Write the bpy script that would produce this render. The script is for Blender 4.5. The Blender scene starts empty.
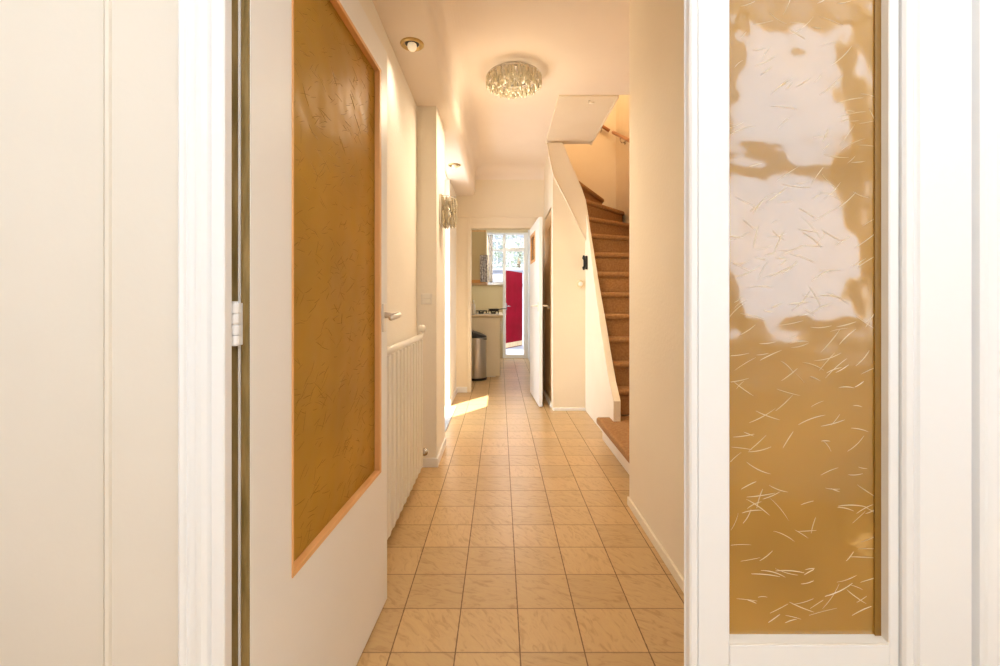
import bpy, bmesh, math, random
from mathutils import Vector, Matrix
R = math.radians
rnd = random.Random(7)
S = bpy.context.scene
C = S.collection

# ------------------------------------------------------------------ materials
def mat(name, col, rough=0.5, metal=0.0, **kw):
    m = bpy.data.materials.new(name); m.use_nodes = True
    b = m.node_tree.nodes['Principled BSDF']
    b.inputs['Base Color'].default_value = (*col, 1)
    b.inputs['Roughness'].default_value = rough
    b.inputs['Metallic'].default_value = metal
    for k, v in kw.items():
        b.inputs[k.replace('_', ' ')].default_value = v
    return m

def nodes(m):
    t = m.node_tree
    return t, t.nodes, t.links, t.nodes['Principled BSDF']

def noise_mix(m, c1, c2, scale=4, detail=4, bump=0.0, bscale=None, stretch=(1, 1, 1), lo=0.35, hi=0.65, rot=(0, 0, 0)):
    t, n, l, b = nodes(m)
    tc = n.new('ShaderNodeTexCoord'); mp = n.new('ShaderNodeMapping')
    mp.inputs['Scale'].default_value = stretch; mp.inputs['Rotation'].default_value = rot
    l.new(tc.outputs['Object'], mp.inputs['Vector'])
    ns = n.new('ShaderNodeTexNoise'); ns.inputs['Scale'].default_value = scale; ns.inputs['Detail'].default_value = detail
    l.new(mp.outputs['Vector'], ns.inputs['Vector'])
    r = n.new('ShaderNodeValToRGB')
    r.color_ramp.elements[0].position = lo; r.color_ramp.elements[0].color = (*c1, 1)
    r.color_ramp.elements[1].position = hi; r.color_ramp.elements[1].color = (*c2, 1)
    l.new(ns.outputs['Fac'], r.inputs['Fac']); l.new(r.outputs['Color'], b.inputs['Base Color'])
    if bump:
        n2 = n.new('ShaderNodeTexNoise'); n2.inputs['Scale'].default_value = bscale or scale * 5
        l.new(mp.outputs['Vector'], n2.inputs['Vector'])
        bp = n.new('ShaderNodeBump'); bp.inputs['Strength'].default_value = bump; bp.inputs['Distance'].default_value = 0.01
        l.new(n2.outputs['Fac'], bp.inputs['Height']); l.new(bp.outputs['Normal'], b.inputs['Normal'])
    return m

M = {}
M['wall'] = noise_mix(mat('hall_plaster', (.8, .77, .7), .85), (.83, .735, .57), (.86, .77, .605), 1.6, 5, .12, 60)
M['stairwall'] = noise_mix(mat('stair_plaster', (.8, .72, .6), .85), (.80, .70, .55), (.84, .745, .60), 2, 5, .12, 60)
M['wall_l_lit'] = noise_mix(mat('left_wall_plaster_lit', (.86, .82, .74), .8), (.87, .825, .74), (.90, .855, .775), 1.6, 5, .12, 60)  # hall plaster made paler to paint in the light on this side
M['ceil'] = noise_mix(mat('ceiling_plaster', (.84, .8, .74), .9), (.84, .745, .65), (.87, .775, .68), 2, 3, .05, 60)
M['panelw'] = noise_mix(mat('cream_paint', (.78, .74, .68), .5), (.76, .70, .61), (.79, .73, .64), 2.0, 5, .06, 30)
M['white'] = noise_mix(mat('white_gloss_paint', (.86, .85, .83), .32), (.885, .885, .88), (.90, .90, .895), 2, 3, .03, 25)
M['doorp'] = noise_mix(mat('offwhite_door_paint', (.8, .77, .72), .38), (.87, .855, .82), (.89, .875, .84), 2, 3, .04, 25)
M['cream'] = mat('cream_laminate', (.86, .76, .57), .45)
M['creamwall'] = mat('kitchen_beige_tiles', (.70, .60, .38), .4)
M['kitchenwhite'] = mat('kitchen_white_paint', (.72, .72, .72), .7)
M['oak'] = noise_mix(mat('orange_pine', (.6, .3, .1), .4), (.72, .36, .12), (.84, .48, .20), 6, 4, .05, 60, (1, 1, .15))
M['brownwood'] = noise_mix(mat('brown_wood', (.35, .2, .08), .45), (.78, .52, .26), (.90, .66, .38), 8, 4, .05, 60, (3, 3, .3))
M['bare'] = noise_mix(mat('bare_edge_wood', (.3, .2, .05), .6), (.19, .125, .03), (.40, .27, .10), 40, 6, .4, 120, (1, 1, .18), .35, .7)
M['railwood'] = noise_mix(mat('handrail_wood', (.35, .14, .05), .35), (.32, .12, .04), (.45, .19, .07), 9, 4)
M['carpet'] = noise_mix(mat('brown_stair_carpet', (.35, .19, .09), .95), (.31, .15, .048), (.40, .205, .072), 60, 4, .35, 300)
M['nickel'] = mat('satin_nickel', (.86, .80, .70), .35, .55)
M['brass'] = mat('aged_brass', (.56, .40, .17), .3, 1.0)
M['chrome'] = mat('polished_steel', (.62, .6, .57), .16, 1.0)
M['steel'] = noise_mix(mat('brushed_steel', (.5, .45, .38), .28, 1.0), (.48, .44, .38), (.58, .53, .46), 3, 3, .02, 200, (40, 40, .6))
M['black'] = mat('black_plastic', (.012, .012, .012), .35)
M['iron'] = mat('black_iron', (.02, .02, .02), .55)
M['plastic'] = mat('white_plastic', (.82, .80, .76), .35)
M['beigeplastic'] = mat('beige_plastic', (.72, .6, .38), .4)
M['radpaint'] = mat('radiator_enamel', (.84, .80, .72), .3)
M['worktop'] = mat('worktop_laminate', (.60, .47, .28), .35)
M['bulb'] = mat('frosted_bulb', (.9, .86, .76), .25, Emission_Color=(1, .78, .5, 1), Emission_Strength=.35)
M['red'] = noise_mix(mat('crimson_door_paint', (.22, .006, .03), .5, Specular_IOR_Level=.04), (.22, .0015, .008), (.27, .002, .012), 3, 3)
M['mat'] = noise_mix(mat('grey_mat', (.4, .41, .42), .9), (.34, .35, .36), (.48, .49, .50), 60, 4, .5, 200)
M['yard'] = noise_mix(mat('yard_paving', (.5, .5, .52), .9), (.42, .42, .45), (.56, .56, .6), 3, 4)
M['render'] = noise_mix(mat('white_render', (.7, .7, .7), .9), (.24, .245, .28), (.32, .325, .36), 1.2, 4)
M['roofing'] = mat('grey_roofing', (.35, .36, .4), .8)
M['leaf'] = noise_mix(mat('foliage', (.12, .2, .08), .6), (.22, .26, .18), (.42, .46, .36), 8, 3)
M['bark'] = mat('bark', (.16, .11, .07), .9)
M['curtain'] = noise_mix(mat('patterned_curtain', (.7, .68, .72), .9), (.50, .48, .56), (.85, .84, .88), 26, 2, 0, None, (1, 1, 1), .34, .40)
M['cloth'] = noise_mix(mat('grey_patterned_cloth', (.4, .4, .45), .9), (.34, .34, .42), (.72, .72, .80), 35, 3, 0, None, (1, 1, 1), .42, .56)
M['darkpane'] = mat('house_window_glass', (.16, .18, .21), .1)
M['farwhite'] = mat('house_window_frame', (.8, .8, .8), .5)

def crystal():
    m = bpy.data.materials.new('crystal_glass'); m.use_nodes = True
    t, n, l, b = nodes(m)
    b.inputs['Base Color'].default_value = (.84, .77, .60, 1); b.inputs['Roughness'].default_value = .08; b.inputs['Metallic'].default_value = .25
    b.inputs['Transmission Weight'].default_value = .6; b.inputs['IOR'].default_value = 1.5
    return m
M['crystal'] = crystal()

def clear_glass():
    m = bpy.data.materials.new('window_glass'); m.use_nodes = True
    t, n, l, b = nodes(m)
    tr = n.new('ShaderNodeBsdfTransparent'); tr.inputs['Color'].default_value = (.95, .97, .98, 1)
    gl = n.new('ShaderNodeBsdfGlossy'); gl.inputs['Roughness'].default_value = .03
    mx = n.new('ShaderNodeMixShader'); mx.inputs['Fac'].default_value = .06
    l.new(tr.outputs[0], mx.inputs[1]); l.new(gl.outputs[0], mx.inputs[2])
    l.new(mx.outputs[0], n['Material Output'].inputs['Surface'])
    return m
M['glass'] = clear_glass()

def amber(name, col, rough, wave, spec=.5, coat=1.0, ior=1.9, clear=.06, patch=0):
    m = mat(name, col, rough, Specular_IOR_Level=spec, IOR=ior, Coat_Weight=coat, Coat_Roughness=.05, Coat_IOR=1.8)
    t, n, l, b = nodes(m)
    tc = n.new('ShaderNodeTexCoord')
    n1 = n.new('ShaderNodeTexNoise'); n1.inputs['Scale'].default_value = 6; n1.inputs['Detail'].default_value = 2.2
    l.new(tc.outputs['Object'], n1.inputs['Vector'])
    if wave:
        bp = n.new('ShaderNodeBump'); bp.inputs['Strength'].default_value = wave; bp.inputs['Distance'].default_value = .02
        l.new(n1.outputs['Fac'], bp.inputs['Height'])
        l.new(bp.outputs['Normal'], b.inputs['Normal']); l.new(bp.outputs['Normal'], b.inputs['Coat Normal'])
    if patch:
        n2 = n.new('ShaderNodeTexNoise'); n2.inputs['Scale'].default_value = 4; n2.inputs['Detail'].default_value = 2
        l.new(tc.outputs['Object'], n2.inputs['Vector'])
        cr = n.new('ShaderNodeValToRGB'); e = cr.color_ramp.elements
        e[0].position = .3; e[0].color = (*[c * (1 - patch) for c in col], 1); e[1].position = .7; e[1].color = (*[min(1, c * (1 + patch)) for c in col], 1)
        l.new(n2.outputs['Fac'], cr.inputs['Fac']); l.new(cr.outputs['Color'], b.inputs['Base Color'])
    ts = n.new('ShaderNodeBsdfTranslucent'); ts.inputs['Color'].default_value = (*[min(1, c * 1.5) for c in col], 1)
    mx = n.new('ShaderNodeMixShader'); mx.inputs['Fac'].default_value = .22
    l.new(b.outputs[0], mx.inputs[1]); l.new(ts.outputs[0], mx.inputs[2])
    tr = n.new('ShaderNodeBsdfTransparent'); tr.inputs['Color'].default_value = (.95, .72, .35, 1)
    m2 = n.new('ShaderNodeMixShader'); m2.inputs['Fac'].default_value = clear
    l.new(mx.outputs[0], m2.inputs[1]); l.new(tr.outputs[0], m2.inputs[2])
    l.new(m2.outputs[0], n['Material Output'].inputs['Surface'])
    return m
M['amber'] = amber('amber_glass', (.58, .335, .05), .34, .5, .10, 0, 1.45, .14, .12)
M['amber2'] = amber('amber_glass_right', (.50, .28, .045), .16, .40, patch=.16)
M['ridge'] = amber('amber_glass_ridge_lit', (.80, .60, .30), .10, 0, clear=0)  # paler glass colour paints the highlights the strokes catch
M['ridge_shaded'] = amber('amber_glass_ridge_shaded', (.33, .18, .03), .25, 0, .3, 0, 1.45, 0)  # darker glass colour paints the same strokes in shade
M['refraction'] = mat('brown_refraction_paint', (.27, .14, .02), .4)  # dark amber that paints the refraction at the pane's right edge

def tile_mat():
    m = mat('slate_look_tiles', (.6, .4, .2), .35, Specular_IOR_Level=.5)
    t, n, l, b = nodes(m)
    geo = n.new('ShaderNodeNewGeometry'); sp = n.new('ShaderNodeSeparateXYZ'); l.new(geo.outputs['Position'], sp.inputs[0])
    def mth(op, a, bb=None, cc=None):
        x = n.new('ShaderNodeMath'); x.operation = op
        for i, v in enumerate((a, bb, cc)):
            if v is None: continue
            if isinstance(v, (int, float)): x.inputs[i].default_value = v
            else: l.new(v, x.inputs[i])
        return x.outputs[0]
    u = mth('DIVIDE', mth('SUBTRACT', sp.outputs['X'], .063 - 20 * .2035), .2035)
    v = mth('DIVIDE', mth('SUBTRACT', sp.outputs['Y'], 1.4006 - 20 * .2015), .2015)
    fu, fv = mth('FRACT', u), mth('FRACT', v)
    du = mth('MINIMUM', fu, mth('SUBTRACT', 1, fu)); dv = mth('MINIMUM', fv, mth('SUBTRACT', 1, fv))
    # slightly wobbly joint
    gn = n.new('ShaderNodeTexNoise'); gn.inputs['Scale'].default_value = 60; l.new(geo.outputs['Position'], gn.inputs['Vector'])
    wob = mth('MULTIPLY', mth('SUBTRACT', gn.outputs['Fac'], .5), .012)
    gu = mth('SMOOTHSTEP' if False else 'LESS_THAN', mth('ADD', du, wob), .0105)
    gv = mth('LESS_THAN', mth('ADD', dv, wob), .0125)
    cu, cv = mth('FLOOR', u), mth('FLOOR', v)
    cmb = n.new('ShaderNodeCombineXYZ'); l.new(cu, cmb.inputs[0]); l.new(cv, cmb.inputs[1])
    wn = n.new('ShaderNodeTexWhiteNoise'); wn.noise_dimensions = '3D'; l.new(cmb.outputs[0], wn.inputs['Vector'])
    # streaky slate relief, offset and turned per tile
    vr = n.new('ShaderNodeVectorRotate'); vr.rotation_type = 'Z_AXIS'
    l.new(geo.outputs['Position'], vr.inputs['Vector'])
    l.new(mth('ADD', mth('MULTIPLY', mth('FLOOR', mth('MULTIPLY', wn.outputs['Value'], 4)), .35), .25), vr.inputs['Angle'])
    vm = n.new('ShaderNodeVectorMath'); vm.operation = 'MULTIPLY_ADD'
    l.new(vr.outputs[0], vm.inputs[0]); vm.inputs[1].default_value = (9, 26, 1); l.new(wn.outputs['Color'], vm.inputs[2])
    ns = n.new('ShaderNodeTexNoise'); ns.inputs['Scale'].default_value = 1.6; ns.inputs['Detail'].default_value = 6; ns.inputs['Roughness'].default_value = .6
    ns.inputs['Distortion'].default_value = 1.2
    l.new(vm.outputs[0], ns.inputs['Vector'])
    cr = n.new('ShaderNodeValToRGB'); e = cr.color_ramp.elements
    e[0].position = .33; e[0].color = (.45, .28, .115, 1); e[1].position = .47; e[1].color = (.56, .365, .17, 1)
    x = e.new(.75); x.color = (.60, .41, .18, 1)
    l.new(ns.outputs['Fac'], cr.inputs['Fac'])
    hs = n.new('ShaderNodeHueSaturation'); l.new(cr.outputs['Color'], hs.inputs['Color'])
    l.new(mth('ADD', .91, mth('MULTIPLY', wn.outputs['Value'], .15)), hs.inputs['Value'])
    mx1 = n.new('ShaderNodeMixRGB'); l.new(gv, mx1.inputs['Fac']); l.new(hs.outputs['Color'], mx1.inputs['Color1']); mx1.inputs['Color2'].default_value = (.31, .20, .095, 1)
    mx2 = n.new('ShaderNodeMixRGB'); l.new(gu, mx2.inputs['Fac']); l.new(mx1.outputs['Color'], mx2.inputs['Color1']); mx2.inputs['Color2'].default_value = (.20, .12, .05, 1)
    l.new(mx2.outputs['Color'], b.inputs['Base Color'])
    g = mth('MAXIMUM', gu, gv)
    h = mth('SUBTRACT', mth('MULTIPLY', ns.outputs['Fac'], .5), mth('MULTIPLY', g, .6))
    bp = n.new('ShaderNodeBump'); bp.inputs['Strength'].default_value = .45; bp.inputs['Distance'].default_value = .004
    l.new(h, bp.inputs['Height']); l.new(bp.outputs['Normal'], b.inputs['Normal'])
    l.new(mth('ADD', .30, mth('MULTIPLY', g, .4)), b.inputs['Roughness'])
    return m
M['tiles'] = tile_mat()

# ------------------------------------------------------------------ mesh helpers
def obj(name, bm, m, parent=None, smooth=False, bevel=0, loc=None, rotz=None, seg=2):
    me = bpy.data.meshes.new(name)
    bmesh.ops.recalc_face_normals(bm, faces=bm.faces)
    if smooth:
        for f in bm.faces: f.smooth = True
    bm.to_mesh(me); bm.free()
    ms = m if isinstance(m, (list, tuple)) else [m]
    for k in ms: me.materials.append(M[k] if isinstance(k, str) else k)
    o = bpy.data.objects.new(name, me); C.objects.link(o)
    if parent: o.parent = parent
    if loc: o.location = loc
    if rotz is not None: o.rotation_euler = (0, 0, rotz)
    if bevel:
        md = o.modifiers.new('bevel', 'BEVEL'); md.width = bevel; md.segments = seg; md.limit_method = 'ANGLE'; md.angle_limit = R(40)
    return o

def tag(o, label=None, cat=None, group=None, kind=None):
    if label: o['label'] = label
    if cat: o['category'] = cat
    if group: o['group'] = group
    if kind: o['kind'] = kind
    return o

def thing(name, label, cat, loc=(0, 0, 0), rotz=0, group=None, kind=None):
    o = bpy.data.objects.new(name, None); C.objects.link(o); o.location = loc; o.rotation_euler = (0, 0, rotz)
    o.empty_display_size = .05
    return tag(o, label, cat, group, kind)

def add_box(bm, x0, x1, y0, y1, z0, z1):
    vs = [bm.verts.new((x, y, z)) for x in (x0, x1) for y in (y0, y1) for z in (z0, z1)]
    for f in ((0, 1, 3, 2), (4, 6, 7, 5), (0, 4, 5, 1), (2, 3, 7, 6), (0, 2, 6, 4), (1, 5, 7, 3)):
        bm.faces.new([vs[i] for i in f])
    return bm
def bx(*a):
    bm = bmesh.new()
    if isinstance(a[0], (tuple, list)):
        for b in a: add_box(bm, *b)
    else: add_box(bm, *a)
    return bm

def add_prism(bm, pts, axis, a, b, mi=0):
    """extrude a 2D outline; axis z: pts (x,y); axis x: pts (y,z); axis y: pts (x,z)"""
    def P(p, t):
        return {'z': (p[0], p[1], t), 'x': (t, p[0], p[1]), 'y': (p[0], t, p[1])}[axis]
    A = [bm.verts.new(P(p, a)) for p in pts]; B = [bm.verts.new(P(p, b)) for p in pts]
    n = len(pts); fs = [bm.faces.new(A), bm.faces.new(B[::-1])]
    for i in range(n): fs.append(bm.faces.new((A[i], A[(i + 1) % n], B[(i + 1) % n], B[i])))
    for f in fs: f.material_index = mi
    return bm
def prism(pts, axis, a, b): return add_prism(bmesh.new(), pts, axis, a, b)

def add_lathe(bm, prof, c=(0, 0, 0), n=24, axis='z'):
    rings = []
    for r, h in prof:
        ring = []
        for i in range(n):
            t = 2 * math.pi * i / n; p = (max(r, 1e-4) * math.cos(t), max(r, 1e-4) * math.sin(t), h)
            if axis == 'y': p = (p[0], p[2], p[1])
            if axis == 'x': p = (p[2], p[0], p[1])
            ring.append(bm.verts.new((p[0] + c[0], p[1] + c[1], p[2] + c[2])))
        rings.append(ring)
    for a, b in zip(rings, rings[1:]):
        for i in range(n): bm.faces.new((a[i], a[(i + 1) % n], b[(i + 1) % n], b[i]))
    bm.faces.new(rings[0]); bm.faces.new(rings[-1][::-1])
    return bm
def lathe(prof, c=(0, 0, 0), n=24, axis='z'): return add_lathe(bmesh.new(), prof, c, n, axis)

def add_tube(bm, path, r, n=10):
    path = [Vector(p) for p in path]; rings = []
    for i, p in enumerate(path):
        d = (path[min(i + 1, len(path) - 1)] - path[max(i - 1, 0)]).normalized()
        up = Vector((0, 0, 1)) if abs(d.z) < .9 else Vector((1, 0, 0))
        a = d.cross(up).normalized(); b = d.cross(a).normalized()
        rr = r[i] if isinstance(r, (list, tuple)) else r
        rings.append([bm.verts.new(p + a * rr * math.cos(2 * math.pi * k / n) + b * rr * math.sin(2 * math.pi * k / n)) for k in range(n)])
    for a, b in zip(rings, rings[1:]):
        for i in range(n): bm.faces.new((a[i], a[(i + 1) % n], b[(i + 1) % n], b[i]))
    bm.faces.new(rings[0]); bm.faces.new(rings[-1][::-1])
    return bm
def tube(path, r, n=10): return add_tube(bmesh.new(), path, r, n)

def struct(name, bm, m, label=None, cat=None, **kw):
    o = obj(name, bm, m, None, **kw); o['kind'] = 'structure'
    if label: o['label'] = label
    if cat: o['category'] = cat
    return o

# ------------------------------------------------------------------ textured glass
def glass_pane(u0, u1, z0, z1, y, thick, nst, seed, side=-1, wid=1):
    """pane in the local xz plane at depth y, with raised straw-like strokes on the face toward side"""
    r = random.Random(seed); bm = bmesh.new()
    add_box(bm, u0, u1, min(y, y - side * thick), max(y, y - side * thick), z0, z1)
    for k in range(nst):
        cx, cz = r.uniform(u0 + .01, u1 - .01), r.uniform(z0 + .01, z1 - .01)
        L = r.uniform(.016, .055); a = r.gauss(R(22), R(24))
        if r.random() < .2: a = r.gauss(R(-25), R(14))
        bend = r.uniform(-.14, .14) * L; w = r.uniform(.0005, .0012) * wid; hgt = w * .9
        prev = None; N = 7
        for i in range(N):
            t = i / (N - 1) - .5
            dx, dz = t * L, bend * (1 - 4 * t * t) * .5
            px, pz = cx + dx * math.cos(a) - dz * math.sin(a), cz + dx * math.sin(a) + dz * math.cos(a)
            if not (u0 + .003 < px < u1 - .003 and z0 + .003 < pz < z1 - .003): prev = None; continue
            ww = w * (1 - (2 * abs(t)) ** 2.5 * .8)
            nx, nz = -math.sin(a), math.cos(a)
            ring = [bm.verts.new((px + nx * ww * s, y + side * hh * hgt, pz + nz * ww * s)) for s, hh in ((-1, -.3), (-.5, .7), (.5, .7), (1, -.3))]
            if prev:
                for j in range(3):
                    f = bm.faces.new((prev[j], prev[j + 1], ring[j + 1], ring[j])); f.material_index = 1; f.smooth = True
            prev = ring
    return bm

# ================================================================== SETTING
H = 2.75
struct('floor', bx(-1.7, 2.45, -1.0, 8.9, -.12, 0), 'tiles', 'tan slate look square floor tiles running down the hallway', 'floor')
# ceilings
struct('ceiling', bx((-.57, 1.6, .82, 3.53, H, H + .1), (-.57, .47, 3.53, 4.6, H, H + .1), (-.57, .62, 4.6, 5.6, H, H + .1)), 'ceil', 'pale hallway ceiling with the crystal lamp', 'ceiling')
struct('ceiling_front_room', bx(-1.7, 2.45, -1.0, .82, H, H + .1), 'white')
struct('ceiling_kitchen', bx(-.7, .75, 5.6, 8.95, 2.56, 2.66), 'kitchenwhite')
struct('upper_storey_shade', bx((-6, -.84, 6.2, 8.95, -.1, 10), (-.84, 7, 5.95, 8.95, 2.66, 10), (.72, 7, 6.2, 8.95, -.1, 2.66)), 'render', 'unseen house mass above and beside the kitchen, added to shade the yard', 'house')  # unseen mass, widened and raised so its shadow covers the yard
# soffit with rounded corner along left wall
pts = [(-.557, 2.42)]
for i in range(9):
    t = R(90 * i / 8); pts.append((-.36 + .055 * math.sin(t), 2.475 - .055 * math.cos(t)))
for i in range(9):
    t = R(90 * i / 8); pts.append((-.205 - .1 * math.cos(t), 2.65 + .1 * math.sin(t)))
pts.append((-.557, 2.76))
struct('trim_1', prism(pts, 'y', .86, 5.47), 'ceil', 'boxed ceiling bulkhead along the left wall holding two spotlights', 'bulkhead', smooth=False)
# cove at the far end
pts = [(5.48, 2.56)]
for i in range(9):
    t = R(90 * i / 8); pts.append((5.304 + .17 * math.cos(t), 2.58 + .17 * math.sin(t)))
pts += [(5.304, 2.76), (5.48, 2.76)]
struct('trim_2', prism(pts, 'x', -.305, .54), 'ceil')

# left hall wall with the side entrance opening
struct('wall_left', bx((-.82, -.557, .86, 3.43, 0, 2.76), (-.82, -.557, 3.43, 4.75, 2.41, 2.76), (-.82, -.537, 4.75, 5.6, 0, 2.76), (-.82, -.70, 3.43, 3.74, 0, 2.41)), 'wall_l_lit', 'pale hallway wall behind the radiator', 'wall')
struct('wall_left_pilaster', bx(-.56, -.425, 2.985, 3.43, 0, 2.43), 'wall_l_lit', 'projecting pier on the left wall beside the radiator', 'wall', bevel=.004)
struct('baseboard_left', bx(-.556, -.415, 2.975, 3.44, 0, .06), 'white', bevel=.003)
struct('baseboard_left_far', bx((-.54, -.525, 4.76, 5.46, 0, .07)), 'white', bevel=.003)
# right wall
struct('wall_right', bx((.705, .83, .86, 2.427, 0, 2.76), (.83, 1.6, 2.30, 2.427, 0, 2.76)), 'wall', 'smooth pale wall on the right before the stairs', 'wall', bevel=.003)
struct('baseboard_right', bx((.694, .706, .87, 2.432, 0, .045)), 'wall', bevel=.004)
# end wall with kitchen doorway
KX0, KX1, KZ = -.3565, .385, 2.02
struct('wall_end', bx((-.56, KX0, 5.47, 5.6, 0, 2.76), (KX1, .60, 5.47, 5.6, 0, 2.76), (KX0, KX1, 5.47, 5.6, KZ, 2.76)), 'wall', 'wall at the hallway end around the kitchen doorway', 'wall')
struct('trim_3', bx((KX0 - .045, KX0, 5.455, 5.475, 0, KZ + .13), (KX1, KX1 + .045, 5.455, 5.475, 0, KZ + .13), (KX0, KX1, 5.455, 5.475, KZ, KZ + .045),
                    (-.555, .53, 5.452, 5.475, KZ + .125, KZ + .145)), 'wall', bevel=.003)
struct('baseboard_end', bx((-.525, KX0 - .045, 5.457, 5.475, 0, .07)), 'white', bevel=.003)
# stairwell shell
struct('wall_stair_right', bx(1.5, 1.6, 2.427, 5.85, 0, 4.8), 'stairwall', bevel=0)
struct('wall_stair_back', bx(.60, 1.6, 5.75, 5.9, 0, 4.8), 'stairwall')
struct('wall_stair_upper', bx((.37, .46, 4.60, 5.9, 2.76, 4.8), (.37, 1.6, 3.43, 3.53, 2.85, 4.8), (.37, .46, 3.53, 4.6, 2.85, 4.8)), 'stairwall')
struct('ceiling_stair', bx(.37, 1.6, 3.43, 5.9, 4.8, 4.9), 'ceil')
# wall below the stairs
struct('wall_stair_front', prism([(.54, 0), (.872, 0), (.872, 1.80), (.54, 2.46)], 'y', 4.55, 4.62), 'wall', 'flat cream wall below the turn of the stairs', 'wall')
struct('wall_stair_side', bx((.54, .60, 4.62, 4.68, 0, 2.76), (.54, .60, 5.40, 5.47, 0, 2.76), (.54, .60, 4.68, 5.40, 2.12, 2.76)), 'wall')
struct('baseboard_stairs', bx((.545, .872, 4.538, 4.551, 0, .03)), 'white', bevel=.003)

# partition between front room and hall (plane of the double doors)
def X(px, Y): return (px - 500) / 445 * Y
LW = [(-1.6, .775)]
for c in (-.683,):
    LW += [(c - .0075, .775), (c - .006, .781), (c - .0035, .781), (c - .002, .770), (c + .002, .767), (c + .006, .770), (c + .0075, .775)]
LW += [(-.553, .775), (-.553, .86), (-1.6, .86)]
struct('wall_front_left', prism(LW, 'z', 0, 2.76), 'panelw', 'cream panelled wall with a raised vertical bead, left of the open door', 'wall')
struct('wall_front_top', bx((-.553, .84, .775, .86, 2.06, 2.76)), 'panelw')
# left frame moulding
fr = [(-.5555, .86), (-.5555, .774), (-.553, .764), (-.5475, .760), (-.5435, .764), (-.5415, .769), (-.535, .7665), (-.524, .7665), (-.519, .760), (-.510, .759),
      (-.503, .764), (-.4995, .770), (-.497, .771), (-.4955, .765), (-.476, .765), (-.474, .767), (-.474, .786), (-.497, .786), (-.497, .86)]
struct('trim_4', prism(fr, 'z', 0, 2.06), 'white', 'moulded white door frame on the left with a hinge', 'frame')
# right frame moulding : profile across from door leaf to panelled wall
Yf = .785
fr = [(X(900, Yf), .86), (X(900, Yf), .781), (X(902, Yf), .776), (X(907, Yf), .774), (X(909.5, Yf), .777), (X(911, Yf), .784), (X(913, Yf), .787), (X(915.5, Yf), .783), (X(917, Yf), .779),
      (X(968, Yf), .779), (X(970, Yf), .783), (X(972, Yf), .800), (X(973.5, Yf), .800), (X(975.5, Yf), .778), (X(979, Yf), .776), (X(984, Yf), .779),
      (2.45, .779), (2.45, .86)]
struct('wall_front_right', prism(fr, 'z', 0, 2.76), 'white', 'white moulded frame and panelling right of the narrow glazed door', 'wall')
struct('trim_5', bx((-.497, .71, .80, .86, 2.035, 2.06)), 'white')
# front room shell
struct('wall_room_left', bx(-1.7, -1.6, -1.0, .86, 0, H), 'panelw')
struct('wall_room_right', bx(2.35, 2.45, -1.0, .86, 0, H), 'white')
wx = [(-1.3, -.35), (1.20, 2.05)]  # the left window is added to light the room
wz0, wz1 = .87, 2.735
b = bmesh.new()
add_box(b, -1.6, 2.35, -.95, -.82, 0, wz0); add_box(b, -1.6, 2.35, -.95, -.82, wz1, H)
for a, c in ((-1.6, -1.3), (-.35, 1.20), (2.05, 2.35)): add_box(b, a, c, -.95, -.82, wz0, wz1)
struct('wall_room_back', b, 'panelw')
for i, (a, c) in enumerate(wx):
    w = thing('window_%d' % (i + 1), 'tall white framed window with a crossbar behind the viewer, %s' % ('unseen left one added for light' if i == 0 else 'right one'), 'window', ((a + c) / 2, -.88, wz0), kind='structure')
    hw = (c - a) / 2; hh = wz1 - wz0; zb = .97
    obj('window_frame', bx((-hw, -hw + .05, -.03, .03, 0, hh), (hw - .05, hw, -.03, .03, 0, hh), (-hw, hw, -.03, .03, 0, .05), (-hw, hw, -.03, .03, hh - .03, hh),
                           (-hw, hw, -.03, .03, zb - .065, zb + .065)), 'brownwood', w, bevel=.004)
    obj('pane', bx((-hw + .05, hw - .05, -.004, .0, .05, zb - .065)), 'glass', w)
    obj('pane', bx((-hw + .05, hw - .05, -.004, .0, zb + .065, hh - .03)), 'glass', w)

# ------------------------------------------------------------------ door 1 : wide glazed leaf standing open
D1 = thing('door_1', 'wide off white door with a large amber textured glass pane, standing open on the left', 'door', (-.4575, .812, 0), math.atan2(.827, .0415), kind='structure')
W, T = .828, .040
g0, g1, gz0, gz1 = .151, .752, .507, 1.917
obj('door_leaf', bx((0.004, g0, 0, T, .012, 2.02), (g1, W, 0, T, .012, 2.02), (g0, g1, 0, T, .012, gz0), (g0, g1, 0, T, gz1, 2.02)), 'doorp', D1)
o = obj('edge_strip', bx((.0, .004, .0015, .0155, .012, 2.02), (.0, .004, .022, T - .001, .012, 2.02)), 'bare', D1)
o['label'] = 'bare brown hinge edge of the door'
obj('edge_bead', bx((-.001, .004, .0165, .0205, .012, 2.02)), 'white', D1)
b = bmesh.new(); bw = .011; q = (-.003, .016)
for sgn in (0, 1):
    y0, y1 = (q if sgn == 0 else (T - .012, T + .003))
    add_box(b, g0 - .002, g0 + .004, y0, y1, gz0 - .002, gz1 + .002); add_box(b, g1 - .017, g1 + .002, y0, y1, gz0 - .002, gz1 + .002)
    add_box(b, g0 + .004, g1 - .017, y0, y1, gz0 - .002, gz0 + bw); add_box(b, g0 + .004, g1 - .017, y0, y1, gz1 - bw, gz1 + .002)
o = obj('glazing_bead', b, 'oak', D1, bevel=.0015); o['label'] = 'orange pine glazing bead'
o = obj('glass_pane', glass_pane(g0 + .004, g1 - .004, gz0 + .004, gz1 - .004, .0165, .005, 620, 3, wid=.75), ['amber', 'ridge_shaded'], D1); o['label'] = 'amber textured glass'
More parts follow.
